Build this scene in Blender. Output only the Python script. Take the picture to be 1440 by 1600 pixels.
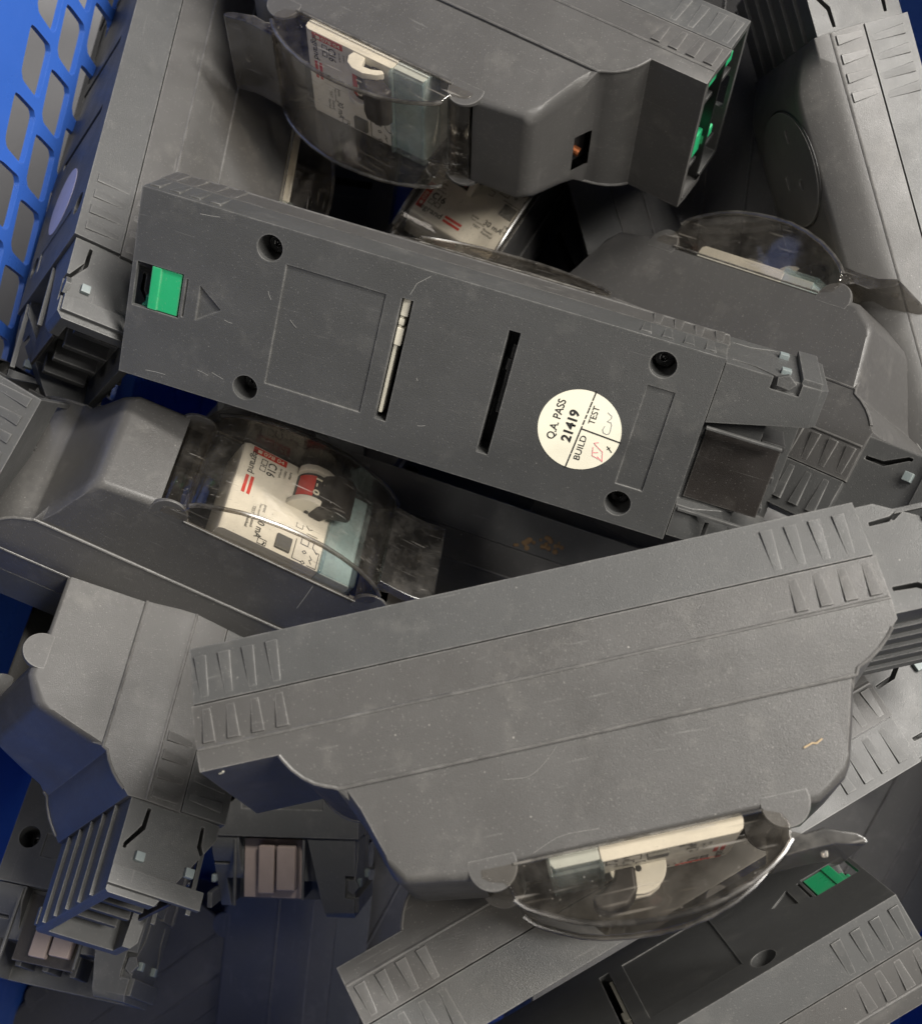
import bpy, bmesh, math, random
from mathutils import Vector, Matrix
random.seed(7)
for o in list(bpy.data.objects): bpy.data.objects.remove(o)
sc = bpy.context.scene
C = bpy.context.collection
S = 0.001                      # everything below is written in millimetres
CAM_H = 960.0                  # camera height above the crate floor, mm
FPX = 1935.0

# ------------------------------------------------------------------ camera
cam_d = bpy.data.cameras.new('camera'); cam = bpy.data.objects.new('camera', cam_d); C.objects.link(cam)
cam.location = (0, 0, CAM_H*S)
cam_d.sensor_fit = 'HORIZONTAL'; cam_d.sensor_width = 36; cam_d.lens = 36*FPX/1440
cam_d.clip_start = 0.01; cam_d.clip_end = 50
cam_d.dof.use_dof = True; cam_d.dof.focus_distance = 0.515; cam_d.dof.aperture_fstop = 15
sc.camera = cam
# ------------------------------------------------------------------ world and lamps
w = bpy.data.worlds.new("World"); sc.world = w; w.use_nodes = True
bg = w.node_tree.nodes['Background']; bg.inputs[0].default_value = (0.90, 0.93, 1.0, 1); bg.inputs[1].default_value = 0.04
def area(name, loc, target, sx, sy, power, col):
    d = bpy.data.lights.new(name, 'AREA'); d.shape = 'RECTANGLE'; d.size = sx; d.size_y = sy; d.energy = power; d.color = col
    o = bpy.data.objects.new(name, d); C.objects.link(o); o.location = loc
    o.rotation_euler = (Vector(target)-Vector(loc)).to_track_quat('-Z', 'Y').to_euler()
    return o
area('ceiling_tube_or_fill_lamp', (1.10, 1.30, 1.95), (0, 0, .4), 1.1, .22, 66, (1.0, .955, .89))
area('ceiling_tube_or_fill_lamp', (-1.1, 0.2, 2.4), (0, 0, .4), .30, 1.2, 7, (1.0, .95, .90))  # added fill lamp that lifts the left-hand faces, not a real tube
area('ceiling_tube_or_fill_lamp', (0.50, -1.5, 2.5), (0, 0, .4), 1.2, .40, 9, (1.0, .95, .88))
area('ceiling_tube_or_fill_lamp', (1.15, .30, 1.80), (0, 0, .4), .30, .9, 38, (1.0, .96, .90))
sc.view_settings.view_transform = 'Standard'; sc.view_settings.look = 'None'
sc.view_settings.exposure = 0.1; sc.view_settings.gamma = 1
sc.render.engine = 'CYCLES'
sc.cycles.transparent_max_bounces = 24

# ------------------------------------------------------------------ materials
def nodes(name):
    m = bpy.data.materials.new(name); m.use_nodes = True
    nt = m.node_tree; return m, nt, nt.nodes['Principled BSDF']
def N(nt, t, **k):
    n = nt.nodes.new(t)
    for a, b in k.items(): setattr(n, a, b)
    return n
def plastic(name, col, rough=.45, dust=1.0, grain=1.0, spec=.5, dustcol=(.42,.40,.36), wear=1.0, wearcol=(.36,.35,.33)):
    m, nt, b = nodes(name); L = nt.links.new
    tc = N(nt, 'ShaderNodeTexCoord'); oi = N(nt, 'ShaderNodeObjectInfo')
    add = N(nt, 'ShaderNodeVectorMath', operation='MULTIPLY_ADD')
    L(oi.outputs['Random'], add.inputs[0]); add.inputs[1].default_value = (3.1, 1.7, 2.3); L(tc.outputs['Object'], add.inputs[2])
    co = add.outputs[0]
    def noise(scale, detail=2, rough=.5, vec=None, dist=0):
        n = N(nt, 'ShaderNodeTexNoise'); n.inputs['Scale'].default_value = scale; n.inputs['Detail'].default_value = detail
        n.inputs['Roughness'].default_value = rough; n.inputs['Distortion'].default_value = dist; L(vec or co, n.inputs['Vector']); return n.outputs['Fac']
    def ramp(src, a, b_, lo=0, hi=1):
        r = N(nt, 'ShaderNodeMapRange'); L(src, r.inputs[0]); r.inputs[1].default_value = a; r.inputs[2].default_value = b_
        r.inputs[3].default_value = lo; r.inputs[4].default_value = hi; return r.outputs[0]
    def mix(f, a, bb):
        x = N(nt, 'ShaderNodeMix', data_type='RGBA')
        L(f, x.inputs[0]) if not isinstance(f, float) else setattr(x.inputs[0], 'default_value', f)
        for s, v in ((6, a), (7, bb)):
            if isinstance(v, tuple): x.inputs[s].default_value = v+(1,)
            else: L(v, x.inputs[s])
        return x.outputs[2]
    def mul(a, bb):
        x = N(nt, 'ShaderNodeMath', operation='MULTIPLY'); L(a, x.inputs[0])
        L(bb, x.inputs[1]) if not isinstance(bb, (int, float)) else setattr(x.inputs[1], 'default_value', bb); return x.outputs[0]
    big = ramp(noise(28, 4, .6), .35, .7)
    c = mix(mul(big, .14), col, tuple(min(1, v*1.35+.006) for v in col))
    # grime patches
    gr = ramp(noise(60, 5, .65), .56, .72)
    c = mix(mul(gr, .07*dust), c, dustcol)
    # dust specks
    vo = N(nt, 'ShaderNodeTexVoronoi'); vo.inputs['Scale'].default_value = 330; L(co, vo.inputs['Vector'])
    sp = ramp(vo.outputs['Distance'], .05, .13, 1, 0)
    vs = N(nt, 'ShaderNodeSeparateColor'); L(vo.outputs['Color'], vs.inputs[0])
    sel = ramp(vs.outputs[0], .88, 1.0)
    dense = ramp(noise(40, 2), .42, .62)
    c = mix(mul(mul(mul(sp, sel), dense), min(1., .6*dust)), c, (.50, .48, .44))
    vo2 = N(nt, 'ShaderNodeTexVoronoi'); vo2.inputs['Scale'].default_value = 900; L(co, vo2.inputs['Vector'])
    sp2 = ramp(vo2.outputs['Distance'], .12, .3, 1, 0)
    vs2 = N(nt, 'ShaderNodeSeparateColor'); L(vo2.outputs['Color'], vs2.inputs[0])
    c = mix(mul(mul(sp2, ramp(vs2.outputs[0], .72, .75)), min(1., .14*dust)), c, (.45, .43, .40))
    # scratches: strongly stretched noise in two directions
    tot = None
    for rot, th in (((.3, .5, .9), .735), ((1.1, .2, 2.2), .74)):
        mp = N(nt, 'ShaderNodeMapping'); mp.inputs['Rotation'].default_value = rot; mp.inputs['Scale'].default_value = (45, 1500, 500); L(co, mp.inputs['Vector'])
        s = ramp(noise(1.0, 1, .5, mp.outputs[0], .25), th, th+.08)
        c = mix(mul(s, min(1., .10*dust)), c, (.40, .39, .37))
    bv = N(nt, 'ShaderNodeBevel'); bv.samples = 4; bv.inputs['Radius'].default_value = .0011
    ge = N(nt, 'ShaderNodeNewGeometry'); dt = N(nt, 'ShaderNodeVectorMath', operation='DOT_PRODUCT'); L(bv.outputs[0], dt.inputs[0]); L(ge.outputs['Normal'], dt.inputs[1])
    ed = ramp(dt.outputs['Value'], .985, .90, 0, 1)
    c = mix(mul(mul(ed, ramp(noise(140, 4, .7), .38, .62, .15, 1)), min(1., .34*wear)), c, wearcol)
    L(c, b.inputs['Base Color'])
    r = ramp(noise(35, 5, .6), .3, .7, rough-.12, rough+.10); L(r, b.inputs['Roughness'])
    b.inputs['Specular IOR Level'].default_value = spec
    if grain:
        bp = N(nt, 'ShaderNodeBump'); bp.inputs['Strength'].default_value = .42*grain; bp.inputs['Distance'].default_value = .0003
        L(noise(2600, 2, .6), bp.inputs['Height']); 
        bp2 = N(nt, 'ShaderNodeBump'); bp2.inputs['Strength'].default_value = .12; bp2.inputs['Distance'].default_value = .002
        L(noise(45, 2), bp2.inputs['Height']); L(bp.outputs[0], bp2.inputs['Normal']); L(bp2.outputs[0], b.inputs['Normal'])
    return m
def plain(name, col, rough=.4, metal=0, spec=.5):
    m, nt, b = nodes(name); b.inputs['Roughness'].default_value = rough; b.inputs['Metallic'].default_value = metal
    b.inputs['Specular IOR Level'].default_value = spec
    n = N(nt, 'ShaderNodeTexNoise'); n.inputs['Scale'].default_value = 220; n.inputs['Detail'].default_value = 4
    tc = N(nt, 'ShaderNodeTexCoord'); nt.links.new(tc.outputs['Object'], n.inputs['Vector'])
    x = N(nt, 'ShaderNodeMix', data_type='RGBA'); x.inputs[6].default_value = tuple(v*.86 for v in col)+(1,); x.inputs[7].default_value = tuple(min(1, v*1.08) for v in col)+(1,)
    nt.links.new(n.outputs['Fac'], x.inputs[0]); nt.links.new(x.outputs[2], b.inputs['Base Color'])
    return m
def clear(name, tint, gloss=.10, rough=.06, haze=.10, hazecol=(.35,.33,.30)):
    """clear moulded plastic: tinted straight-through light, fresnel gloss, a film of dust and scratches"""
    m = bpy.data.materials.new(name); m.use_nodes = True; nt = m.node_tree; nt.nodes.clear(); L = nt.links.new
    out = N(nt, 'ShaderNodeOutputMaterial'); tr = N(nt, 'ShaderNodeBsdfTransparent'); tr.inputs[0].default_value = tint+(1,)
    gl = N(nt, 'ShaderNodeBsdfGlossy'); gl.inputs['Roughness'].default_value = rough
    df = N(nt, 'ShaderNodeBsdfDiffuse'); df.inputs[0].default_value = hazecol+(1,)
    lw = N(nt, 'ShaderNodeLayerWeight'); lw.inputs[0].default_value = .5; fr = N(nt, 'ShaderNodeMath', operation='POWER'); L(lw.outputs['Facing'], fr.inputs[0]); fr.inputs[1].default_value = 4.0
    tc = N(nt, 'ShaderNodeTexCoord'); n = N(nt, 'ShaderNodeTexNoise'); n.inputs['Scale'].default_value = 70; n.inputs['Detail'].default_value = 6; n.inputs['Roughness'].default_value = .7
    L(tc.outputs['Object'], n.inputs['Vector'])
    mr = N(nt, 'ShaderNodeMapRange'); L(n.outputs['Fac'], mr.inputs[0]); mr.inputs[1].default_value = .42; mr.inputs[2].default_value = .72; mr.inputs[3].default_value = haze*.25; mr.inputs[4].default_value = haze*2
    vo = N(nt, 'ShaderNodeTexVoronoi'); vo.inputs['Scale'].default_value = 420; L(tc.outputs['Object'], vo.inputs['Vector'])
    m2 = N(nt, 'ShaderNodeMapRange'); L(vo.outputs['Distance'], m2.inputs[0]); m2.inputs[1].default_value = .07; m2.inputs[2].default_value = .13; m2.inputs[3].default_value = .45; m2.inputs[4].default_value = 0
    sc2 = N(nt, 'ShaderNodeSeparateColor'); L(vo.outputs['Color'], sc2.inputs[0])
    m3 = N(nt, 'ShaderNodeMapRange'); L(sc2.outputs[0], m3.inputs[0]); m3.inputs[1].default_value = .8; m3.inputs[2].default_value = .84
    mm = N(nt, 'ShaderNodeMath', operation='MULTIPLY'); L(m2.outputs[0], mm.inputs[0]); L(m3.outputs[0], mm.inputs[1])
    mp = N(nt, 'ShaderNodeMapping'); mp.inputs['Rotation'].default_value = (.4, .3, .8); mp.inputs['Scale'].default_value = (30, 1100, 400); L(tc.outputs['Object'], mp.inputs['Vector'])
    n3 = N(nt, 'ShaderNodeTexNoise'); n3.inputs['Scale'].default_value = 1; n3.inputs['Detail'].default_value = 1; L(mp.outputs[0], n3.inputs['Vector'])
    m4 = N(nt, 'ShaderNodeMapRange'); L(n3.outputs['Fac'], m4.inputs[0]); m4.inputs[1].default_value = .70; m4.inputs[2].default_value = .76; m4.inputs[4].default_value = .30
    ad = N(nt, 'ShaderNodeMath', operation='ADD'); L(mr.outputs[0], ad.inputs[0]); L(mm.outputs[0], ad.inputs[1])
    ad2 = N(nt, 'ShaderNodeMath', operation='ADD'); L(ad.outputs[0], ad2.inputs[0]); L(m4.outputs[0], ad2.inputs[1]); ad2.use_clamp = True
    mx = N(nt, 'ShaderNodeMixShader'); L(ad2.outputs[0], mx.inputs[0]); L(tr.outputs[0], mx.inputs[1]); L(df.outputs[0], mx.inputs[2])
    fm = N(nt, 'ShaderNodeMath', operation='MULTIPLY_ADD'); L(fr.outputs[0], fm.inputs[0]); fm.inputs[1].default_value = .55; fm.inputs[2].default_value = .025+gloss*.12; fm.use_clamp = True
    m5 = N(nt, 'ShaderNodeMixShader'); L(fm.outputs[0], m5.inputs[0]); L(mx.outputs[0], m5.inputs[1]); L(gl.outputs[0], m5.inputs[2])
    L(m5.outputs[0], out.inputs[0]); return m

GREY = plastic('grey_plastic', (.061, .059, .0565), .41)
COOL = plastic('cool_grey_plastic', (.056, .0565, .0555), .45, dust=.8)
CLEAN = plastic('inner_grey_plastic', (.026, .026, .026), .55, dust=.4)
DARK = plain('black_plastic', (.012, .012, .012), .35)
SCREW = plain('blackened_screw', (.02, .02, .02), .22, .6)
GREEN = plastic('green_plastic', (.018, .33, .13), .38, dust=.9, grain=.4)
CREAM = plain('cream_plastic', (.74, .70, .58), .42)
WHITE = plain('white_breaker_plastic', (.80, .78, .70), .38)
BLACKH = plain('black_toggle_plastic', (.028, .026, .025), .5)
BROWN = plastic('dark_brown_panel', (.017, .014, .012), .5, dust=.6)
PINK = plain('pale_pink_contact_plastic', (.27, .215, .19), .5)
RED = plain('red_print', (.62, .035, .02), .5)
INK = plain('black_ink', (.02, .02, .02), .6)
PINKINK = plain('pink_pen_ink', (.85, .36, .36), .6)
LINT = plain('beige_lint', (.40, .30, .18), .8)
PALE = plain('pale_scuffed_plastic', (.23, .225, .21), .7)
GREYINK = plain('grey_pencil_ink', (.38, .38, .36), .6)
PAPER = plastic('cream_paper', (.84, .80, .64), .7, dust=.9, grain=.3, dustcol=(.45, .38, .26), wear=.6)
LILAC = plain('pale_lilac_paper', (.50, .46, .53), .7)
COPPER = plain('copper_wire', (.60, .20, .08), .35, .9)
GLUE = plain('dried_brown_glue', (.20, .12, .05), .5)
WIN = clear('smoky_clear_plastic', (.89, .87, .84), gloss=.25, rough=.05, haze=.035)
SILL = clear('worn_clear_edge', (.45, .44, .42), gloss=.1, rough=.4, haze=.25)
RIM = clear('smoky_tab_and_refraction_rim', (.52, .50, .47), gloss=.6, rough=.24, haze=.10)  # on the rims the dark tint mimics edge refraction; the tab is smoky
WIN2 = clear('pale_blue_clear_plastic', (.90, .96, .98), haze=.14, hazecol=(.55, .62, .62))
BLUE = plastic('blue_crate_plastic', (.032, .105, .42), .36, dust=.25, grain=.3, dustcol=(.10, .14, .40), wear=1.0, wearcol=(.10, .20, .62))
FLOORM = plastic('grey_workshop_floor', (.20, .20, .21), .6, dust=.6)
DARKG = plastic('dark_grey_outlet_plastic', (.075, .073, .070), .5, dust=.3)
LIGHTP = plastic('light_grey_plastic', (.16, .19, .19), .5, dust=.3)

# ------------------------------------------------------------------ mesh helpers (mm in, metres out)
def to_mesh(name, verts, faces):
    me = bpy.data.meshes.new(name); me.from_pydata([(x*S, y*S, z*S) for x, y, z in verts], [], faces); me.update()
    bm = bmesh.new(); bm.from_mesh(me); bmesh.ops.recalc_face_normals(bm, faces=bm.faces); bm.to_mesh(me); bm.free()
    return me
def box(x0, x1, y0, y1, z0, z1, taper=None):
    v = [(x, y, z) for z in (z0, z1) for x, y in ((x0, y0), (x1, y0), (x1, y1), (x0, y1))]
    return v, [(0, 3, 2, 1), (4, 5, 6, 7), (0, 1, 5, 4), (1, 2, 6, 5), (2, 3, 7, 6), (3, 0, 4, 7)]
def prism(poly, ax, a, b):
    """extrude a 2D outline along axis ax: 'y' takes (x,z), 'z' takes (x,y), 'x' takes (y,z)"""
    def p(u, v, t): return {'y': (u, t, v), 'z': (u, v, t), 'x': (t, u, v)}[ax]
    n = len(poly); v = [p(u, w_, a) for u, w_ in poly]+[p(u, w_, b) for u, w_ in poly]
    return v, [tuple(range(n))[::-1], tuple(range(n, 2*n))]+[(i, (i+1) % n, n+(i+1) % n, n+i) for i in range(n)]
def cyl(c, ax, r, a, b, n=28, r2=None):
    r2 = r if r2 is None else r2
    v, f = prism([(c[0]+r*math.cos(2*math.pi*i/n), c[1]+r*math.sin(2*math.pi*i/n)) for i in range(n)], ax, a, b)
    if r2 != r:
        v2, _ = prism([(c[0]+r2*math.cos(2*math.pi*i/n), c[1]+r2*math.sin(2*math.pi*i/n)) for i in range(n)], ax, a, b); v = v[:n]+v2[n:]
    return v, f
def join(*gs):
    V, F = [], []
    for v, f in gs:
        k = len(V); V += v; F += [tuple(i+k for i in q) for q in f]
    return V, F
def tube(pts, r, n=8):
    V, F = [], []; P = [Vector(p) for p in pts]
    for i, p in enumerate(P):
        t = (P[min(i+1, len(P)-1)]-P[max(i-1, 0)]).normalized(); u = t.orthogonal().normalized() if i == 0 else (u-t*u.dot(t)).normalized(); w_ = t.cross(u)
        V += [tuple(p+(u*math.cos(2*math.pi*k/n)+w_*math.sin(2*math.pi*k/n))*r) for k in range(n)]
    for i in range(len(P)-1): F += [(i*n+k, i*n+(k+1) % n, (i+1)*n+(k+1) % n, (i+1)*n+k) for k in range(n)]
    F += [tuple(range(n))[::-1], tuple(range((len(P)-1)*n, len(P)*n))]
    return V, F
def mkobj(name, me, mat, parent=None):
    o = bpy.data.objects.new(name, me); C.objects.link(o)
    if mat and not me.materials: me.materials.append(mat)
    if parent: o.parent = parent
    return o
def bake(o, bevel=0, seg=2, cuts=(), solid=0, angle=32, smooth=True, prebevel=None):
    """apply booleans / bevel to the mesh once, so that copies share the finished mesh"""
    tmp = []
    mat = o.data.materials[0]
    for c in cuts:
        cm = to_mesh('cut', *c); cm.materials.append(mat); co = bpy.data.objects.new('cut', cm); C.objects.link(co); tmp.append(co)
        m = o.modifiers.new('b', 'BOOLEAN'); m.operation = 'DIFFERENCE'; m.object = co; m.solver = 'EXACT'
    if solid:
        m = o.modifiers.new('s', 'SOLIDIFY'); m.thickness = solid*S; m.offset = -1
    if bevel:
        m = o.modifiers.new('v', 'BEVEL'); m.width = bevel*S; m.segments = seg; m.limit_method = 'ANGLE'; m.angle_limit = math.radians(angle); m.use_clamp_overlap = True
        m.miter_outer = 'MITER_ARC'
    par = o.parent; o.parent = None; o.matrix_world = Matrix()
    dg = bpy.context.evaluated_depsgraph_get(); dg.update()
    me = bpy.data.meshes.new_from_object(o.evaluated_get(dg)); me.name = o.name
    o.modifiers.clear(); old = o.data; o.data = me; o.parent = par
    for t in tmp: bpy.data.objects.remove(t)
    if smooth:
        for p in me.polygons: p.use_smooth = True
        me.set_sharp_from_angle(angle=math.radians(36))
        if bevel or cuts:
            m = o.modifiers.new('w', 'WEIGHTED_NORMAL'); m.keep_sharp = True; m.weight = 80
            par = o.parent; o.parent = None
            dg = bpy.context.evaluated_depsgraph_get(); dg.update()
            me2 = bpy.data.meshes.new_from_object(o.evaluated_get(dg)); me2.name = o.name; o.modifiers.clear(); o.data = me2; o.parent = par
    return o
def part(name, geo, mat, parent, bevel=0, **k):
    o = mkobj(name, to_mesh(name, *geo), mat, parent)
    return bake(o, bevel, **k) if (bevel or k) else o
def text(name, s, origin, du, up, size_h, length, mat, parent, bold=0.0):
    """flat lettering: baseline from origin along du, letters rising along up; cap height size_h, total length"""
    cu = bpy.data.curves.new(name, 'FONT'); cu.body = s; cu.size = 1; cu.offset = bold; cu.fill_mode = 'BOTH' if False else 'FRONT'
    t = bpy.data.objects.new(name, cu); C.objects.link(t)
    dg = bpy.context.evaluated_depsgraph_get(); dg.update()
    me = bpy.data.meshes.new_from_object(t.evaluated_get(dg)); me.name = name
    bpy.data.objects.remove(t)
    xs = [v.co.x for v in me.vertices]; x0, x1 = min(xs), max(xs)
    ys = [v.co.y for v in me.vertices]; y0, y1 = 0.0, .72 if any(ch.isupper() or ch.isdigit() for ch in s) else max(ys)
    O, U, W = Vector(origin), Vector(du).normalized(), Vector(up).normalized()
    for v in me.vertices:
        p = O+U*((v.co.x-x0)/(x1-x0)*length)+W*((v.co.y-y0)/(y1-y0)*size_h); v.co = p*S
    me.update(); me.materials.clear(); me.materials.append(mat)
    return mkobj(name, me, mat, parent)
def strokes(name, lines, width, plane, mat, parent, th=.12):
    """flat pen or print strokes; lines are lists of 3D points lying on a plane with normal `plane`"""
    nrm = Vector(plane); V, F = [], []
    for ln in lines:
        P = [Vector(p) for p in ln]
        for a, b in zip(P[:-1], P[1:]):
            d = (b-a); e = d.normalized()*width*.35; s_ = d.cross(nrm).normalized()*width/2; k = len(V)
            V += [tuple(q+nrm*h) for h in (0, th) for q in (a-e-s_, b+e-s_, b+e+s_, a-e+s_)]
            F += [(k, k+3, k+2, k+1), (k+4, k+5, k+6, k+7)]+[(k+i, k+(i+1) % 4, k+4+(i+1) % 4, k+4+i) for i in range(4)]
    return mkobj(name, to_mesh(name, V, F), mat, parent)

# ------------------------------------------------------------------ the tap-off unit, modelled once
# local axes: x along the unit (0..245, plug beyond), y across (+-40.6), z from the back (0) to the front
LEN, H, SEAM, B = 245., 40.3, 20.8, 44.6
RZ, HB, GZ = 37., 38.7, 59.3            # the ridge, the base's front edge, the step where the housing side begins
def yside(z): return HB-(z-B)*(HB-34.2)/(GZ-B) if z <= GZ else 33.5-(z-GZ)*(33.5-26.2)/(97-GZ)
TOP = [(0, B), (28, B), (29.2, 46.8), (31.5, 50.2), (34.5, 53.4), (38, 56), (41.5, 57.6), (44.4, 58.6), (45.6, 60.2), (48.5, 66.8), (52, 74), (56, 86), (57.6, 90.4), (59.6, 93), (63, 94.2), (84.5, 97.4), (97.6, 97.6), (98.4, 94.7),
       (184, 94.7), (186, 96.6), (204, 96.4), (214.5, 90.5), (217, 87), (221, 76), (225, 64), (226.6, 59.4), (227.8, 57.2), (232, 55.4), (236.5, 52.6), (240, 49.6), (242.6, 46.8), (LEN, B)]
def ztop(x):
    for (a, p), (b, q) in zip(TOP[:-1], TOP[1:]):
        if a <= x <= b: return p+(q-p)*(x-a)/(b-a)
def front_body():
    V, F = [], []; n = None
    for x, zt in TOP:
        zc = min(GZ, zt); yc = yside(zc); st = .8 if zt > GZ+1 else 0; yt = yside(zt) if st else yc
        r = max(0.001, min(6.5 if 44 < x < 60 else 4.5 if 214 < x < 229 else 3.0, zt-zc-.01)); r = 1.6 if 98 < x < 185 and r > 1.6 else r
        ya = yside(zt-r) if st else yc
        half = [(H, SEAM+.5), (H, RZ), (HB, B), (yc, zc), (yc-st, zc+.001), (ya, zt-r), (yt-r*.10, zt-r*.5), (yt-r*.5, zt-r*.13), (yt-r, zt)]
        ring = half+[(-y, z) for y, z in half[::-1]]
        n = len(ring); V += [(x, y, z) for y, z in ring]
    for i in range(len(TOP)-1): F += [(i*n+k, i*n+(k+1) % n, (i+1)*n+(k+1) % n, (i+1)*n+k) for k in range(n)]
    F += [tuple(range(n))[::-1], tuple(range((len(TOP)-1)*n, len(TOP)*n))]
    return V, F
def tag(o, label, cat, group=None):
    o['label'] = label; o['category'] = cat
    if group: o['group'] = group
def empty(name, parent=None):
    e = bpy.data.objects.new(name, None); C.objects.link(e); e.empty_display_size = .01
    if parent: e.parent = parent
    return e

HOLES = [(57.7, -30.6), (57.7, 30.6), (221.3, -30.8), (221.3, 30.8)]
proto = empty('tap_off_unit')
mouth = box(-1, 13, -37.0, 37.0, 2.6, 41.6)
wells = [cyl(h, 'z', 5.4, -1, 14, r2=4.7) for h in HOLES]
slots = [box(114.6, 119.4, -26.5, 26.5, -1, 16), box(159.4, 164.2, -26.5, 27.3, -1, 16)]
recess = [box(65.7, 108, -26, 26, -1, .6), box(217.9, 229.2, -21.3, 22.6, -1, .6), box(3.5, 24, -9.4, 9.6, -1, 2.6)]
arrow = [prism([(25.3, -8), (26.3, -8), (26.3, 8.4), (25.3, 8.4)], 'z', -1, .9), prism([(31.6, -6.9), (41.8, .7), (31.6, 8.2)], 'z', -1, .9)]
DR = 1.4
backbox = ([(x+(DR if x < 100 else -DR)*(1-z/B), y, z) for x, y, z in box(0, LEN, -H, H, 0, SEAM)[0]], box(0, LEN, -H, H, 0, SEAM)[1])
back = part('back_shell', backbox, COOL, proto, bevel=1.3, seg=3, cuts=[mouth]+wells+slots+recess+arrow, angle=50)
front = part('front_shell', front_body(), GREY, proto, bevel=.7, cuts=[mouth, box(101, 181.5, -25.4, 25.4, 78, 120), box(86.4, 104, -24.2, 24.2, 84, 120), box(179, 199.5, -24.2, 24.2, 88, 120)], angle=40)
for ex_ in (92, 192.3):
    for sg in (1, -1):
        ev, ef = prism([(ex_+8.4*math.cos(a_), 94.3+8.4*math.sin(a_)) for a_ in [math.radians(-20+10*q_) for q_ in range(23)]], 'y', 0, 1)
        ev = [(x, sg*(24.0 if t_ == 0 else yside(z_)+.12), z_) for x, t_, z_ in ev]
        part('hinge_ear', (ev, ef), GREY, proto, bevel=.3)
for sg in (1, -1):
    ridge = [(.4, sg*(H-.45), RZ), (LEN-.4, sg*(H-.45), RZ)]
    part('edge_bead', tube(ridge, .85), GREY, proto)
    gp = []
    for x, zt in TOP:
        if 27 < x < 50 or 224 < x < LEN:
            zc = min(GZ, zt); gp.append((x, sg*(yside(zc)-.25), zc))
    part('groove_bead', tube(gp, .75), GREY, proto)
part('mouth_dark_sheet', join(box(12.4, 13, -37.5, 37.5, 3, 42)), DARK, proto)  # black sheet stands for the shade of the hollow mouth
part('back_shell_lining', box(1.5, LEN-1.5, -H+1.2, H-1.2, SEAM-.5, SEAM+1.0), DARK, proto)
# grips: tapered pads, four per half at each end and side
gm = {}
def grip_mesh(key):
    sgn, upper = key            # wedge that runs out towards the seam
    z0, z1 = (3.6, 18.9) if upper else (35.4, 23.0)
    y0 = .96*0
    a, b = (2.5, 1.7)
    V = []
    for z, hw_, hh in ((z0, 2.45, .85), (z1, 1.6, .08)):
        for x in (-hw_, hw_): V += [(x, sgn*(H-.3), z), (x*.86, sgn*(H+hh), z)]
    F = [(0, 1, 3, 2), (4, 6, 7, 5), (0, 4, 5, 1), (2, 3, 7, 6), (1, 5, 7, 3), (0, 2, 6, 4)]
    o = part('grip_rib', (V, F), GREY if not upper else COOL, None, bevel=.15, seg=1)
    me = o.data; bpy.data.objects.remove(o); return me
def add_grips(parent, sides, xs0=(0, 1)):
    for sgn in sides:
        for upper in (True, False):
            k = (sgn, upper)
            if k not in gm: gm[k] = grip_mesh(k)
            for i in range(4):
                for base in xs0:
                    o = mkobj('grip_rib', gm[k], None, parent)
                    x = 5+8.7*i if base == 0 else (211+8.7*i if upper else 214.5+8.7*i)
                    o.location = (x*S, 0, 0)
for h in HOLES:
    s = part('screw', join(cyl(h, 'z', 4.2, 10.5, 14.5, 20)), SCREW, proto, bevel=.8, cuts=[cyl(h, 'z', 1.5, 9, 12, 6)])
part('lever', join(box(114.9, 116.6, -26, 24.5, 3.0, 9), box(114.9, 118.2, -26, -18.6, 2.2, 8.5), box(114.9, 118.0, -13.6, -6, 2.2, 8.5), box(114.9, 117.4, -17.6, -14.6, 2.4, 8.6)), CREAM, proto, bevel=.5)
part('inner_lever', join(box(162.2, 164, -20, 10, 5, 13), box(161.6, 164, -14, -9, 4, 13)), CLEAN, proto, bevel=.4)
g = part('green_slider', join(box(12, 23.2, -9.2, 9.4, .7, 6), box(10, 14.2, -9.2, 9.4, .1, 5)), GREEN, proto, bevel=.5)
part('green_contact_block', join(box(4, 13, -33, -22, 10, 30), box(2.6, 5, -31, -25, 10, 20)), GREEN, proto, bevel=.8)
part('green_contact_block', join(box(4, 13, 8, 22, 12, 32), box(2.6, 5, 12, 18, 12, 22)), GREEN, proto, bevel=.8)
part('partition', box(4, 13, -15, -12.5, 3, 42), CLEAN, proto, bevel=.3)
part('partition', box(4, 13, 26, 28.5, 3, 42), CLEAN, proto, bevel=.3)
# plug end
PL = 285.
plug_cuts = [box(268, 300, -33, 33, 8, 38.5), prism([(LEN-2, -12.5), (300, -27), (300, 24), (LEN-2, 24)], 'z', -1, 9), prism([(246.5, -1), (300, -1), (300, 30)], 'y', 23.5, 45)]
plug_cuts.append(box(263, 274.5, -45, -33.5, -1, 3.4))
for sg in (1, -1):
    def slit(pts, z): return prism([(x, z+dz) for x, dz in pts], 'y', sg*30 if sg > 0 else -45, 45 if sg > 0 else -30)
    up = [(247, 8.2), (255, 7.6), (264, 2.2), (266, 2.2), (266, 3.4), (264.6, 3.6), (256, 9.4), (247, 9.6)]
    plug_cuts += [slit(up, 0), slit([(x, -dz) for x, dz in up][::-1], 42.8)]
pb = part('plug_body', join(prism([(LEN-1, 1.5), (PL-3, 1.5), (PL, 4), (PL, 41.5), (PL-1, 42.8), (LEN-1, 42.8)], 'y', -38.5, 38.5)), COOL, proto, bevel=.7, cuts=plug_cuts, angle=40)
for sg in (1, -1): part('plug_flange', box(274, 282, min(sg*38.2, sg*40.8), max(sg*38.2, sg*40.8), 2.5, 43.5), COOL, proto, bevel=.4)
for sg in (1, -1):
    for z in (10.5, 33):
        part('catch', box(266, 270, min(sg*38.2, sg*40.6), max(sg*38.2, sg*40.6), z-2, z+2), LIGHTP, proto, bevel=.4)
for y in (-27, -14, -1, 12, 25):
    part('front_rib', box(LEN+.2, PL-1, y-.7, y+.7, 42.4, 44.4), COOL, proto, bevel=.3)
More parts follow.
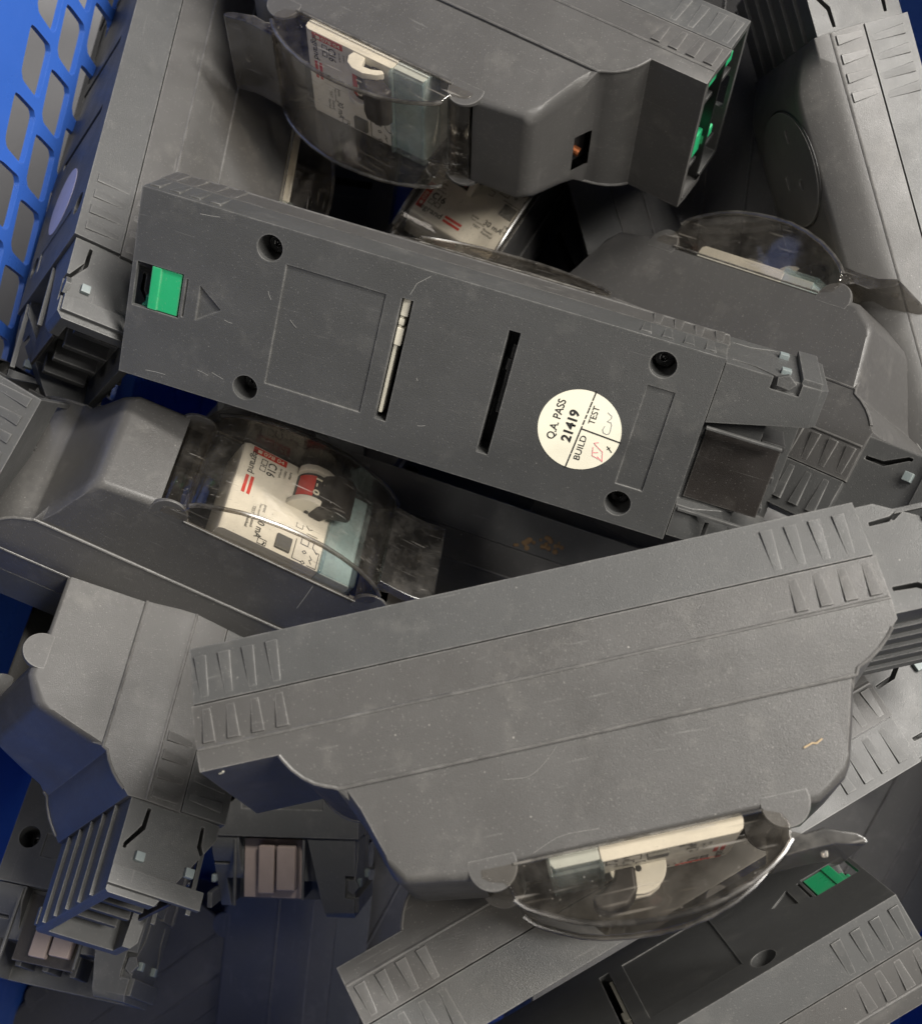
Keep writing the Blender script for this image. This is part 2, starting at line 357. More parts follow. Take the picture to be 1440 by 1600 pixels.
part('latch_tongue', prism([(264.6, -38.6), (268.5, -40.6), (272.6, -37.8), (270.6, -34.8), (265.2, -35.2)], 'z', 1.7, 4.2), COOL, proto, bevel=.3)
part('contact_panel', box(LEN+1, 277, -8.5, 22.5, 8.0, 9.6), BROWN, proto, bevel=.4)
part('plug_rib', box(LEN+.1, 280, 25, 26.3, .4, 2.6), COOL, proto, bevel=.3)
part('plug_rib', box(LEN+.1, 276, -11.6, -10.4, .4, 2.6), COOL, proto, bevel=.3)
for y in (-21, -7, 7, 21):
    part('plug_contact', join(box(269, 279, y-1.5, y+1.5, 14, 34)), CLEAN, proto, bevel=.5)

# breaker and window cover (a child group is not allowed to nest deeper than a sub-part, so the breaker body is the part)
def breaker(parent, flip):
    fx = (lambda x: 290-x) if flip else (lambda x: x)
    fy = (lambda y: -y) if flip else (lambda y: y)
    sx = -1 if flip else 1
    def G(geo):
        v, f = geo; return [(fx(x), fy(y), z) for x, y, z in v], f
    ZF = 100.5
    prof = [(112.5, 80), (112.5, 97), (113.2, 99.4), (115.2, ZF), (141, ZF), (161.5, ZF), (162, ZF-.6), (162, 80)]
    body = part('circuit_breaker', G(join(prism(prof, 'y', -24.6, 24.8))), WHITE, parent, bevel=.7)
    P = lambda n, geo, m, **k: part(n, G(geo), m, body, **k)
    P('label_holder', prism([(162.2, 80), (162.2, ZF-1), (178, ZF-1), (179.2, ZF-3), (179.2, 80)], 'y', -24.4, 24.6), plain_lab, bevel=.5)
    P('clear_flap', join(box(161.5, 179.8, -24.9, 25, ZF+.2, ZF+1.5), box(161.5, 163, -24.9, 25, ZF-.9, ZF+2.6), box(178.8, 180.2, -24.9, 25, 88, ZF+1.6)), WIN2, bevel=.4)
    # toggle: white cheeks, dark drum and paddle, red marked face
    P('toggle_drum', cyl((149, 100), 'y', 8.0, 5.5, 20, 32), BLACKH, bevel=.4)
    P('toggle', prism([(150, 100), (151, 109), (156, 113.5), (163, 114.2), (167, 111.5), (167.5, 108), (163, 106), (158, 103), (157, 99)], 'y', 1, 21), BLACKH, bevel=1.6, seg=3)
    cheek = join(cyl((149, 100.2), 'y', 10.2, 2.2, 5.4, 32))
    P('toggle_cheek', cheek, WHITE, bevel=.7)
    P('toggle_cheek', prism([(141, 99), (140, 103.5), (142, 107.2), (146, 109.2), (152, 109.4), (158, 107), (160.5, 104.2), (158.5, 102.8), (154, 105), (149, 105.6), (147, 99)], 'y', 20.2, 24.0), WHITE, bevel=.7)
    P('toggle_pin', cyl((149, 101.5), 'y', 1.1, 1.9, 2.3, 12), INK)
    P('toggle_mark', join(*[prism([(149+8.15*math.cos(a), 100+8.15*math.sin(a)), (149+8.15*math.cos(a+.13), 100+8.15*math.sin(a+.13)), (149+7.6*math.cos(a+.13), 100+7.6*math.sin(a+.13)), (149+7.6*math.cos(a), 100+7.6*math.sin(a))], 'y', 7, 18.5) for a in [1.75+.128*i for i in range(8)]]), RED)
    P('test_button', box(139, 146.5, -22.5, -15, ZF-.2, ZF+1.4), plain_btn, bevel=.4)
    P('red_strip', box(117.3, 134.5, 20.8, 24.2, ZF-.2, ZF+.12), RED)
    P('red_strip_mark', box(119.6, 121.6, 21.6, 23.2, ZF+.1, ZF+.2), PAPER)
    P('red_bar', box(117.4, 119.0, -2.4, 7.6, ZF-.2, ZF+.12), RED)
    P('red_bar', box(120.0, 121.6, -2.4, 7.6, ZF-.2, ZF+.12), RED)
    d, u = (0, -sx, 0), (sx, 0, 0)
    def T(s, x, y, h, ln, m=INK, bold=.01, z=ZF+.16): text('lettering', s, (fx(x), fy(y), z), d, u, h, ln, m, body, bold)
    T('legrand', 117.5, 22.6, 3.4, 13.6, INK, .012)
    T('C16', 126.3, 19.4, 4.2, 7.4, INK, .02)
    T('078 04', 122.6, 24.0-4.8+4.4, 0.01, .01) if False else None
    text('lettering', '078 04', (fx(122.6), fy(21.5), ZF+.2), (sx, 0, 0), (0, sx, 0), 2.0, 10.5, PAPER, body, .01)
    T('In=5kA', 132.0, 19, 1.1, 5.4); T('230V~', 134.4, 19, 1.1, 4.6); T('6000', 136.8, 19.6, 1.2, 4)
    T('TEST', 124.8, -6.6, 1.5, 4.4); T('Test monthly', 127.8, -3.8, 1.0, 8.8); T('press', 129.8, -3.8, 1.0, 4)
    T('30 mA', 129.0, -11.2, 3.4, 10.8, INK, .015)
    T('Rated', 125.8, -12.6, 1.5, 5.4); T('Residual', 123.6, -12.6, 1.5, 6.4)
    T('I - 0', 147.5, 17.5, 3.0, 9.4, PAPER, .03, 108.35)
    T('~', 132.2, -22.0-.2, 2.6, 2.2)
    def K(*pts): return [(fx(a), fy(b), ZF+.05) for a, b in pts]
    strokes('wiring_diagram', [K((131.2, -21.4), (135.2, -21.4), (135.2, -24.2), (131.2, -24.2), (131.2, -21.4)),
        K((148.4, -13), (148.4, -23.6), (153, -23.6)), K((156, -24.1), (160.4, -24.1), (160.4, -15.6), (158.4, -15.6)),
        K((150.8, -9), (150.8, -14.4), (154.4, -14.4), (154.4, -11)), K((152.5, -8), (157.6, -8)), K((156.8, -10), (156.8, -14), (159.4, -16.4)),
        K((153.4, -17.2), (154.4, -18), (153.4, -18.9), (152.4, -18), (153.4, -17.2)), K((153.7, -22.6), (154.8, -23.6), (153.7, -24.4), (152.7, -23.5), (153.7, -22.6)),
        K((156.3, -18.6), (157.6, -20.2), (156.5, -21), (157.8, -22.6)), K((122.7, 19.4), (122.7, 16.6), (125.3, 16.6), (125.3, 19.4), (122.7, 19.4)), K((122.7, 15.6), (122.7, 13), (125.3, 13), (125.3, 15.6), (122.7, 15.6)), K((124, 16.6), (124, 15.6)),
        K((146.6, -4.6), (146.6, -7), (149.8, -7), (149.8, -4.6)), K((151.4, -4.2), (153, -5.8), (154.6, -5.0))], .32, (0, 0, 1), INK, body, .1)
    return body
plain_lab = plain('grey_white_label_plastic', (.55, .60, .58), .45)
plain_btn = plain('grey_test_button_plastic', (.13, .13, .12), .5)

COV = [(98.9, 94.9), (98.4, 93.5), (88.5, 90), (87, 93), (87.6, 97.6), (90.5, 99.4), (95.0, 100.5), (96.2, 102.5), (97.0, 106.5), (100, 109.6), (104, 112), (110, 115), (116, 117.6), (124, 119.8), (134, 121.3), (144, 122), (154, 121.7), (164, 120), (174, 117), (182, 113.2), (187, 110), (191, 106.2), (192, 101), (190, 97.4), (184.2, 94.9)]
def cover(parent):
    v, f = prism(COV, 'y', -26.7, 26.7)
    o = mkobj('window_cover', to_mesh('window_cover', v, f), WIN, parent)
    bake(o, 2.4, seg=3, angle=48)
    bm = bmesh.new(); bm.from_mesh(o.data)
    kill = [q for q in bm.faces if q.normal.z < -.9 and q.calc_center_median().z < .0955]
    bmesh.ops.delete(bm, geom=kill, context='FACES'); bm.to_mesh(o.data); bm.free()
    bake(o, solid=1.3)
    # added rims, tinted to mimic edge refraction and glints, and the pull tab
    for sg in (1, -1):
        part('cover_rim', tube([(x, sg*26.1, z+.1) for x, z in COV[8:22]], 1.05), RIM, o, smooth=True, angle=60)
        part('cover_sill', tube([(99, sg*26.9, 95.3), (184.5, sg*26.9, 95.3)], .5), SILL, o)
    part('cover_tab', prism([(190.5, 97), (191.5, 103), (196, 105), (203, 104.4), (213, 108.2), (215.5, 110.4), (215.6, 112), (213.5, 112.6), (205, 110.4), (197, 110.4), (188, 111), (187.5, 108)], 'y', -22, 22), RIM, o, bevel=.8)
    part('tab_pip', cyl((205, 0), 'z', 1.6, 109.5, 111.6, 12), WIN, o)
    part('cover_hinge', tube([(96.6, -24, 97.6), (96.6, 24, 97.6)], 2.6, 12), WIN, o)
    return o

def copy_tree(o, parent=None, skip=()):
    c = o.copy(); C.objects.link(c); c.parent = parent
    for ch in o.children:
        if ch.name.split('.')[0] not in skip: copy_tree(ch, c)
    return c
breakA = breaker(proto, False); breakB = breaker(proto, True); cov = cover(proto)
for b_, nm in ((breakA, 'A'), (breakB, 'B')): b_['_v'] = nm

# poses: rotation rows and translation, in millimetres from the lens (the camera looks straight down)
POSE = {
'U7':([[0.9758, -0.1051, 0.1917], [0.2181, 0.4041, -0.8883], [0.0159, 0.9087, 0.4172]],[-94.5, -65.9, -480.8]),
'U2':([[-0.8397, -0.0155, -0.5428], [0.4843, -0.4736, -0.7357], [-0.2456, -0.8806, 0.4052]],[130.4, 200.3, -589.7]),
'U3':([[0.951, -0.2374, 0.1982], [-0.2981, -0.8744, 0.3829], [0.0824, -0.4232, -0.9023]],[-138.8, 96.5, -514.9]),
'U6':([[0.8299, 0.1356, 0.5411], [-0.4283, 0.7765, 0.4622], [-0.3575, -0.6153, 0.7026]],[-249.3, 15.2, -580.2]),
'U5':([[0.6535, 0.6154, 0.4407], [-0.3874, -0.2283, 0.8932], [0.6503, -0.7544, 0.0892]],[15.5, 79.5, -708.3]),
'U1':([[-0.0776, -0.5754, 0.8142], [-0.8963, -0.3173, -0.3097], [0.4365, -0.7538, -0.4911]],[-170.6, 325.9, -670.1]),
'U4':([[-0.3079, -0.1095, -0.9451], [0.9446, 0.0832, -0.3174], [0.1134, -0.9905, 0.0779]],[271.4, -1.5, -624.7]),
'U8':([[-0.1046, 0.5928, -0.7986], [-0.7921, 0.4359, 0.4273], [0.6014, 0.6772, 0.4239]],[-99.4, 40.9, -704.7]),
'U10':([[0.8734, -0.0272, -0.4862], [0.4353, -0.404, 0.8045], [-0.2183, -0.9144, -0.341]],[-26.4, -223.9, -488.0]),
'U11':([[-0.8701, -0.0844, 0.4857], [-0.4899, 0.0388, -0.8709], [0.0547, -0.9957, -0.0751]],[166.3, -146.0, -520.3]),
'U12':([[-0.0088, -0.9946, 0.1035], [-0.9977, 0.0017, -0.0681], [0.0675, -0.1039, -0.9923]],[-91.6, 71.8, -668.0]),
'U15':([[-0.1978, -0.9792, 0.045], [-0.8769, 0.1563, -0.4546], [0.4381, -0.1294, -0.8896]],[-138.1, 29.4, -702.2]),
'U13':([[0.9471, -0.0055, -0.321], [-0.321, -0.0184, -0.9469], [-0.0007, 0.9998, -0.0192]],[-78.1, 39.7, -693.4]),
'U14':([[-0.4927, 0.0741, -0.867], [-0.8702, -0.0444, 0.4907], [-0.0022, 0.9963, 0.0864]],[-179.3, 50.3, -563.2]),
'U16':([[0.4969, -0.8466, 0.1906], [0.795, 0.5322, 0.2911], [-0.3478, 0.0069, 0.9375]],[-81.1, 26.6, -705.1]),
'U17':([[0.2532, 0.1443, 0.9566], [-0.9621, -0.066, 0.2646], [0.1013, -0.9873, 0.1221]],[38.0, 280.5, -732.2]),
'U18':([[0.099, 0.098, -0.9902], [0.9901, 0.0893, 0.1078], [0.099, -0.9912, -0.0882]],[183.1, 70.2, -708.6]),
}
def flat(px, py, d, ang, tilt=0, roll=0, front=False):
    """pose of a unit lying roughly level under the heap, its middle seen near photo pixel (px, py)"""
    a = math.radians(ang); R = Matrix.Rotation(a, 3, 'Z') @ Matrix.Rotation(math.radians(tilt), 3, 'Y') @ Matrix.Rotation(math.radians(roll+(0 if front else 180)), 3, 'X')
    c = Vector(((px-720)/FPX*d, -(py-800)/FPX*d, -d)); t = c-R@Vector((122, 0, 40))
    return ([list(r) for r in R], list(t))
POSE.update({
'F1': flat(520, 300, 800, 82, 4, 3), 'F2': flat(900, 430, 815, 25, -3, 5), 'F3': flat(1190, 120, 790, 100, 5, -6),
'F4': flat(1370, 1290, 840, 60, 3, 92), 'F5': flat(470, 1590, 850, 84, -3, 92), 'F8': flat(200, 1600, 870, 35, 4, 88), 'F9': flat(650, 1400, 850, 62, -4, 94), 'F10': flat(1120, 870, 790, -28, 0, 90), 'F6': flat(760, 860, 830, -18, 2, -3), 'F7': flat(1000, 1560, 840, 20, 2, 90)})
def M(key):
    R, t = POSE[key]; m = Matrix.Identity(4)
    for i in range(3):
        for j in range(3): m[i][j] = R[i][j]
        m[i][3] = t[i]*S
    m[2][3] += CAM_H*S
    return m
GRP = 'grey tap-off units heaped in the crate'
SPEC = {  # key: (label, breaker variant, grip sides, parts to leave out)
'U3': ('grey unit lying back up across the middle, round paper test sticker and two slots', 'A', (-1,), ()),
'U7': ('large grey unit on its side in front, clear window along its lower edge', 'B', (1,), ()),
'U6': ('grey unit facing up at left, red striped breaker under its clear window', 'A', (-1,), ()),
'U2': ('grey unit at the top, green contacts in its open end and a copper wire end', 'B', (-1,), ()),
'U5': ('grey unit at the right edge behind the stickered unit, its window turned up and away', 'A', (-1,), ()),
'U1': ('grey unit standing along the blue lattice wall, lilac sticker on its back', 'A', (-1,), ()),
'U4': ('brightly lit grey unit at the upper right corner, plug end at the top edge', 'B', (-1,), ()),
'U8': ('grey unit at the lower left with its plug end pointing down and bluish front', 'B', (1,), ('circuit_breaker', 'window_cover')),
'U10': ('light grey unit slanting up to the right beneath the large front unit', 'B', (-1,), ()),
'U11': ('unit in the bottom right corner with shaded back, dim green slider and bright ribbed side', 'B', (-1,), ()),
'U12': ('shadowed unit deep at the bottom centre left, pale pink contact at its end', 'A', (), ()),
'U15': ('unit in the lower left corner showing a screw hole and small pink contact', 'A', (), ()),
'U13': ('dark unit in the gap below the stickered unit, spots of brown glue on its side', 'A', (1,), ()),
'U17': ('pale side of a unit lying deep between the top unit and the tilted window', 'A', (), ()),
'U18': ('unit standing in deep shadow just left of the socket outlet', 'A', (), ()),
'F1': ('black-shadowed unit at the bottom of the gap left of the pale window', 'A', (), ('lever', 'circuit_breaker', 'window_cover')),
'F2': ('dim unit deep behind the top edge of the stickered unit', 'A', (), ('lever', 'circuit_breaker', 'window_cover')),
'F3': ('unit in darkness near the top edge, between green contacts and bright unit', 'A', (), ('lever', 'circuit_breaker', 'window_cover')),
'F4': ('unit lost in shadow at the right edge under the slanting light unit', 'A', (), ('lever', 'circuit_breaker', 'window_cover')),
'F5': ('nearly black unit at the bottom edge, left of the slanting light unit', 'A', (), ('lever', 'circuit_breaker', 'window_cover')),
'F8': ('unit far down in the lower left, over the blue crate floor', 'A', (), ('lever', 'circuit_breaker', 'window_cover')),
'F9': ('shadowed unit beneath the left end of the slanting light unit', 'A', (), ('lever', 'circuit_breaker', 'window_cover')),
'F10': ('dark unit under the right end of the stickered unit, just above the front unit', 'A', (), ('lever', 'circuit_breaker', 'window_cover')),
'F6': ('unit at the very bottom of the dark gap below the glue spots', 'A', (), ('lever', 'circuit_breaker', 'window_cover')),
'F7': ('unit in the dark gap at the bottom edge between the two slanting units', 'A', (), ('lever', 'circuit_breaker', 'window_cover')),
'U14': ('ribbed grey unit end poking in at the left edge above the facing-up unit', 'A', (1,), ('green_contact_block', 'green_slider')),
'U16': ('unit deep under the top unit with pale clear window and white breaker', 'A', (), ()),
}
units = {}
for k, (lab, var, sides, skip) in SPEC.items():
    u = empty('tap_off_unit'); tag(u, lab, 'tap-off unit', GRP)
    for ch in proto.children:
        if ch.get('_v') and ch['_v'] != var: continue
        if ch.name.split('.')[0] in skip: continue
        copy_tree(ch, u)
    add_grips(u, sides)
    u.matrix_world = M(k); units[k] = u
def drop(o):
    for ch in list(o.children): drop(ch)
    bpy.data.objects.remove(o)
drop(proto)
for o in bpy.data.objects:
    if '_v' in o: del o['_v']

# --- what sets single units apart
def swap(u, name, mat):
    for ch in units[u].children:
        if ch.name.split('.')[0] == name: ch.data = ch.data.copy(); ch.data.materials[0] = mat
def sticker(u, mat, full):
    p = units[u]
    st = part('sticker', cyl((197.5, 5), 'z', 17.0, -.16, .1, 72), mat, p)
    if not full: return
    d, up = (0.03, -1, 0), (-1, -.03, 0); z = -.26
    text('lettering', 'Q.A. PASS', (188.6, 12.2, z), d, up, 3.3, 17.6, INK, st, .012)
    text('lettering', '21419', (195.2, 11.4, z), d, up, 3.9, 14.0, INK, st, .035)
    text('lettering', 'BUILD', (201.0, 17.6, z), d, up, 2.6, 10.8, INK, st, .006)
    text('lettering', 'TEST', (202.6, 1.2, z), d, up, 2.7, 7.9, INK, st, .006)
    a, b = Vector((196.5, 22, -.17)), Vector((199.6, -12.7, -.17)); L_ = lambda t: tuple(a.lerp(b, t))
    strokes('ruled_line', [[L_(0), L_(.17)], [L_(.19), L_(.54)], [L_(.57), L_(.62)], [L_(.65), L_(.69)], [L_(.72), L_(.78)], [L_(.80), L_(.86)], [L_(.885), L_(.92)], [L_(.935), L_(1)], [(198.3, 4.2, -.17), (215, 5.2, -.17)]], .55, (0, 0, -1), INK, st, .1)
    Z = lambda ps: [(x, y, -.17) for x, y in ps]
    strokes('pen_initials', [Z([(206.4, 7.7), (204.9, 8.5), (206.3, 9.5), (209.1, 11.1), (210.1, 15.2), (207.8, 13.7)]), Z([(204.9, 10.4), (205.6, 13.9), (208.9, 14.6)]), Z([(205.8, 12.4), (207.4, 11.9)])], .38, (0, 0, -1), PINKINK, st, .1)
    strokes('pen_initials', [Z([(206.5, -5.6), (208.3, -4.7), (208.5, -3.8), (207.3, -1.9), (208.8, -1.9), (209.3, -1), (209.6, 1.6), (209.4, 2.9), (208.5, 3.4), (207.1, 3.1), (206.5, 2.0), (206.9, .3)])], .32, (0, 0, -1), GREYINK, st, .1)
    strokes('pen_initials', [Z([(210.6, 9.5), (211.4, 8.5)]), Z([(210.2, 8.3), (212.6, 10.2)])], .36, (0, 0, -1), INK, st, .1)
sticker('U3', PAPER, True)
sticker('U1', LILAC, False)
for k in ('U12',): swap(k, 'contact_panel', PINK)
for k in ('U12', 'U15'):
    part('contact_block', join(box(249, 272, -6, 4, 3, 8.5), box(249, 274, 5.5, 14, 4, 8.5)), PINK, units[k], bevel=.8)
# the bright unit carries a round socket outlet in place of the breaker window
skips4 = ('front_shell', 'circuit_breaker', 'window_cover', 'hinge_ear', 'groove_bead')
for ch in list(units['U4'].children):
    if ch.name.split('.')[0] in skips4: drop(ch)
u4 = units['U4']
sec = [(H, SEAM+.5), (H, RZ), (HB, B), (32, 54.5), (29, 56), (26, 56.5)]; ring4 = sec+[(-y, z) for y, z in sec[::-1]]
def blend(x):
    e = min(1, max(0, (x-0)/26.), ) if x < 120 else min(1, max(0, (LEN-x)/26.))
    return math.sin(e*math.pi/2)
V4 = []; xs4 = [0, 4, 9, 15, 21, 26, 219, 224, 230, 236, 241, LEN]
for x in xs4:
    b4 = blend(x)
    V4 += [(x, y, z if z <= B else B+(z-B)*b4+.001) for y, z in ring4]
n4 = len(ring4)
F4_ = [(i*n4+k, i*n4+(k+1) % n4, (i+1)*n4+(k+1) % n4, (i+1)*n4+k) for i in range(len(xs4)-1) for k in range(n4)]+[tuple(range(n4))[::-1], tuple(range((len(xs4)-1)*n4, len(xs4)*n4))]
part('front_shell', (V4, F4_), GREY, u4, bevel=.6, angle=40)
sk = part('socket_outlet', cyl((194.5, -5), 'z', 27.5, 56.2, 57.5, 64), DARKG, u4, bevel=.7, cuts=[prism([(194.5+dx, -5+dy) for dx, dy in q], 'z', 56, 62) for q in ([(12, -8.5), (18, -8.5), (18, -5.5), (12, -5.5)], [(-8.5, 5), (-2, 5), (-2, 8), (-8.5, 8)])]+[cyl((186, -13), 'z', 2.6, 56, 62, 16)])
part('socket_ring', tube([(194.5+28.2*math.cos(a), -5+28.2*math.sin(a), 56.6) for a in [i*math.pi/24 for i in range(49)]], .4), DARK, u4)
def recut(u, name, cuts, k=0):
    for ch in units[u].children:
        if ch.name.split('.')[0] == name:
            ch.data = ch.data.copy(); par = ch.parent; mwl = ch.matrix_local.copy(); bake(ch, cuts=cuts, smooth=False)
            me_ = ch.data
            ch.matrix_local = mwl
scoop = ([(44.6, -1, 57.5), (44.6, 17, 57.5), (44.6, 17, 66), (44.6, -1, 70), (56, 15.5, 84), (50, -1.5, 60), (50.5, 18.2, 62)], [(0, 1, 2, 3), (3, 2, 4), (0, 5, 6, 1), (0, 3, 5), (3, 4, 5), (4, 6, 5), (1, 6, 2), (2, 6, 4)])
recut('U2', 'front_shell', [prism([(43.5, 55), (47.5, 56.2), (51.8, 66.5), (47, 68)], 'y', 1, 22)])
# cable entry with the cut wire in the end of the top unit
part('cable_entry', prism([(49.2, 56), (50.2, 56), (54.0, 66), (53.2, 66.4)], 'y', 1.2, 21.8), DARK, units['U2'])
part('wire_end', tube([(52, 14, 62), (48.4, 15, 61.6)], 2.2, 12), COPPER, units['U2'])
rnd = random.Random(3)
V = []
for i in range(26):
    x = 118+rnd.random()*26; z = 10+rnd.random()*6+(4 if x < 128 else 0); r = .6+rnd.random()*1.3
    V.append(cyl((x, z), 'y', r, H-.1, H+.15+rnd.random()*.3, 7, r2=r*.6))
part('glue_spots', join(*V), GLUE, units['U13'])

# wear: lint, hairs, scuffs and a chipped corner on the nearest units
def on_unit(u, nm, geo, mat, label, cat):
    o = part(nm, geo, mat, None, smooth=True, angle=60); tag(o, label, cat); o.matrix_world = M(u); return o
on_unit('U7', 'lint_fibre', tube([(x, yside(z)+.3, z) for x, z in ((203, 78.8), (206.2, 77.9), (207.4, 78.3), (209.7, 77.2))], .32, 6), LINT, 'tiny beige lint fibre lying near the right end of the large front unit', 'lint')
def arc(p, n=9):
    out = []
    for i in range(n):
        t = i/(n-1)*(len(p)-1); k = min(int(t), len(p)-2); f = t-k
        p0, p1, p2, p3 = (Vector(p[max(0, k-1)]), Vector(p[k]), Vector(p[k+1]), Vector(p[min(len(p)-1, k+2)]))
        out.append(tuple(.5*((2*p1)+(p2-p0)*f+(2*p0-5*p1+4*p2-p3)*f*f+(3*p1-p0-3*p2+p3)*f**3)))
    return out
on_unit('U7', 'hair', tube(arc([(x, yside(z)+.1, z) for x, z in ((101.6, 68), (110.4, 68.7), (116.8, 65.3), (121.8, 61))], 14), .07, 5), PALE, 'fine pale hair curling on the middle of the large front unit', 'hair')
on_unit('U7', 'hair', tube(arc([(x, yside(z)+.1, z) for x, z in ((106.3, 93.2), (115.7, 89.9), (124.4, 89.7), (129.7, 90.1))], 14), .07, 5), PALE, 'fine pale hair just above the clear window of the large front unit', 'hair')
rr = random.Random(5)
def scuff(u, lines, wd, nrm):
    for ln in lines:
        a, b = Vector(ln[0]), Vector(ln[-1]); mid = a.lerp(b, .5)+Vector([rr.uniform(-.3, .3) if nrm[i] == 0 else 0 for i in range(3)])
        strokes('scuff', [[tuple(a), tuple(mid), tuple(b)]], wd, nrm, PALE, units[u], .02)
scuff('U6', [[(165.3, -yside(75.9)-.03, 75.9), (164.2, -yside(92.5)-.03, 92.5)]], .35, (0, -1, 0))
z0 = -.02
scuff('U3', [[(71.2, -3.9, -.0+.44), (74.4, -1.5, .44)], [(44, 4.3, z0), (47.5, 4.7, z0)], [(60.2, -13.1, z0), (62, -10, z0)], [(26.9, -35.9, z0), (35.1, -36.9, z0)], [(13.4, 36.3, z0), (22.2, 35.7, z0)], [(35.9, 29.3, z0), (41, 30.2, z0)], [(42.5, 28.4, z0), (47.6, 29.8, z0)], [(128, 4, z0), (128.6, 5, z0)], [(133, 24, z0), (136, 23, z0)], [(117.5, -28.8, z0), (119.1, -33.8, z0)], [(119.1, -33.8, z0), (123.9, -38.2, z0)]], .22, (0, 0, -1))
strokes('chip', [[(5.2, 32.0, B+.02), (6.4, 32.6, B+.02)], [(6.4, 32.6, B+.02), (6.8, 33.8, B+.02)]], .8, (0, 0, 1), PAPER, units['U7'], .2)

# ------------------------------------------------------------------ crate
def W(px, py, d):            # a point d mm below the lens seen at photo pixel (px, py): used once to site the wall
    return Vector(((px-720)/FPX*d, -(py-800)/FPX*d, CAM_H-d))
crate = empty('plastic_crate'); tag(crate, 'blue plastic crate with a lattice side wall, holding the heap of grey units', 'crate')
o0 = W(0, 300, 590); o1 = W(0, 300, 590)+Vector((-.232, -.973, 0))*100
vdir = (W(110, 300, 648)-o0); udir = Vector((-.232, -.973, 0)); vdir = (vdir-udir*vdir.dot(udir)).normalized(); ndir = udir.cross(vdir).normalized()
if ndir.x < 0: ndir = -ndir
def wallpt(u, v, n=0): return o0+udir*u+vdir*v+ndir*n
def px2uv(px, py):
    d = Vector(((px-720)/FPX, -(py-800)/FPX, -1)); c = Vector((0, 0, CAM_H)); s = (o0-c).dot(ndir)/d.dot(ndir); p = c+d*s-o0
    return p.dot(udir), p.dot(vdir)
hole = [(190, 268), (207, 280), (258, 340), (262, 372), (222, 535), (208, 543), (158, 478), (153, 440)]
hp = [px2uv(x*.4, y*.4) for x, y in hole]
hc = (sum(p[0] for p in hp)/8, sum(p[1] for p in hp)/8); hp = [(a-hc[0], b-hc[1]) for a, b in hp]
b1 = px2uv(208*.4, 405*.4); b2 = px2uv(148*.4, 655*.4); a1 = px2uv(133*.4, 240*.4); a2 = px2uv(62*.4, 515*.4); c1_ = px2uv(268*.4, 165*.4)
du = b2[0]-b1[0]; dv = b1[1]-(a1[1]+a2[1])/2
a_mid = (a1[0]+(a1[0]-b1[0])*0, a1[1])
off = a1[0]-b1[0]
# the wall plate: a filled curve with hole outlines, extruded, then placed in the wall plane
cu = bpy.data.curves.new('lattice', 'CURVE'); cu.dimensions = '2D'; cu.fill_mode = 'BOTH'; cu.extrude = 1.5*S
def spl(pts, rnd_=False):
    s = cu.splines.new('POLY'); s.points.add(len(pts)-1)
    for q, (a, b) in zip(s.points, pts): q.co = (a*S, b*S, 0, 1)
    s.use_cyclic_u = True
def rounded(pts, r=.22):
    out = []
    n = len(pts)
    for i in range(n):
        p = Vector(pts[i]); a = Vector(pts[i-1]); b = Vector(pts[(i+1) % n])
        for t in (0, .25, .5, .75, 1):
            q0 = p.lerp(a, r*(1-t)) ; q1 = p.lerp(b, r*t); out.append(tuple((q0.lerp(q1, t)+p*0)))
    return out
spl([(-240, -160), (540, -160), (540, 175), (-240, 175)])
ncol = 0
for j in range(-1, 6):
    for i in range(-12, 12):
        cu_, cv_ = b1[0]+du*i+off*(1 if j % 2 else 0)*1.0, b1[1]+dv*j
        if j < 0 and cv_ < -12 and False: continue
        if not (-225 < cu_ < 150): continue
        if j < -1: continue
        spl(rounded([(cu_+a, cv_+b) for a, b in hp]))
co = bpy.data.objects.new('t', cu); C.objects.link(co)
dg = bpy.context.evaluated_depsgraph_get(); dg.update()
me = bpy.data.meshes.new_from_object(co.evaluated_get(dg)); bpy.data.objects.remove(co)
me.materials.clear()
wl = mkobj('lattice_wall', me, BLUE, crate)
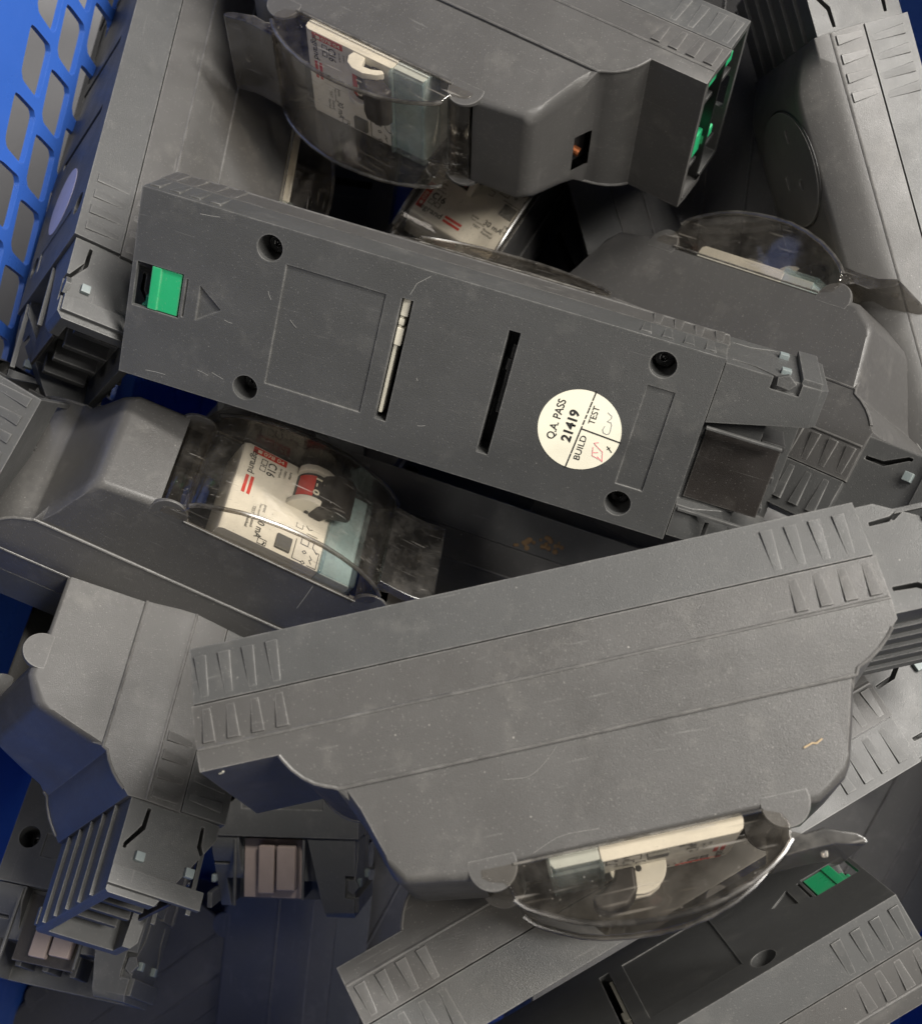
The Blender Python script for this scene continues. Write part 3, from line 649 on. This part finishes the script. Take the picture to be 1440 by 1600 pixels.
mw = Matrix((( udir.x, vdir.x, ndir.x, o0.x*S), (udir.y, vdir.y, ndir.y, o0.y*S), (udir.z, vdir.z, ndir.z, o0.z*S), (0, 0, 0, 1)))
me.transform(mw)
bake(wl, bevel=.5, seg=2, angle=50)
# solid floor, far walls, rim
def slab(name, pts, thick, mat, parent):
    """plate through four corner points, thickened along its normal"""
    P = [Vector(p) for p in pts]; n = (P[1]-P[0]).cross(P[2]-P[0]).normalized()*thick
    V = [tuple(p) for p in P]+[tuple(p+n) for p in P]
    return part(name, (V, [(0, 3, 2, 1), (4, 5, 6, 7), (0, 1, 5, 4), (1, 2, 6, 5), (2, 3, 7, 6), (3, 0, 4, 7)]), mat, parent, bevel=.8)
A0, A1 = wallpt(-240, 175), wallpt(540, 175)          # foot of the lattice wall
T0, T1 = wallpt(-240, -160), wallpt(540, -160)
nz = A0.z
across = Vector((.973, -.232, 0))
FZ = -2
slab('crate_floor', [(A0.x, A0.y, FZ), (A0.x+across.x*640, A0.y+across.y*640, FZ), (A1.x+across.x*640, A1.y+across.y*640, FZ), (A1.x, A1.y, FZ)], -3, BLUE, crate)
slab('lower_wall', [(A0.x, A0.y, FZ), (A1.x, A1.y, FZ), (A1.x, A1.y, nz), (A0.x, A0.y, nz)], 3, BLUE, crate)
hi = T0.z-40
slab('end_wall', [(A0.x, A0.y, FZ), (A0.x+across.x*640, A0.y+across.y*640, FZ), (T0.x+across.x*690, T0.y+across.y*690, hi), (T0.x, T0.y, hi)], 3, BLUE, crate)
slab('end_wall', [(A1.x, A1.y, FZ), (A1.x+across.x*640, A1.y+across.y*640, FZ), (T1.x+across.x*690, T1.y+across.y*690, hi), (T1.x, T1.y, hi)], -3, BLUE, crate)
slab('side_wall', [(A0.x+across.x*640, A0.y+across.y*640, FZ), (A1.x+across.x*640, A1.y+across.y*640, FZ), (T1.x+across.x*690, T1.y+across.y*690, hi), (T0.x+across.x*690, T0.y+across.y*690, hi)], 3, BLUE, crate)
fl = part('floor', box(-2500, 2500, -2500, 2500, -30, -12), FLOORM, None); fl['kind'] = 'structure'
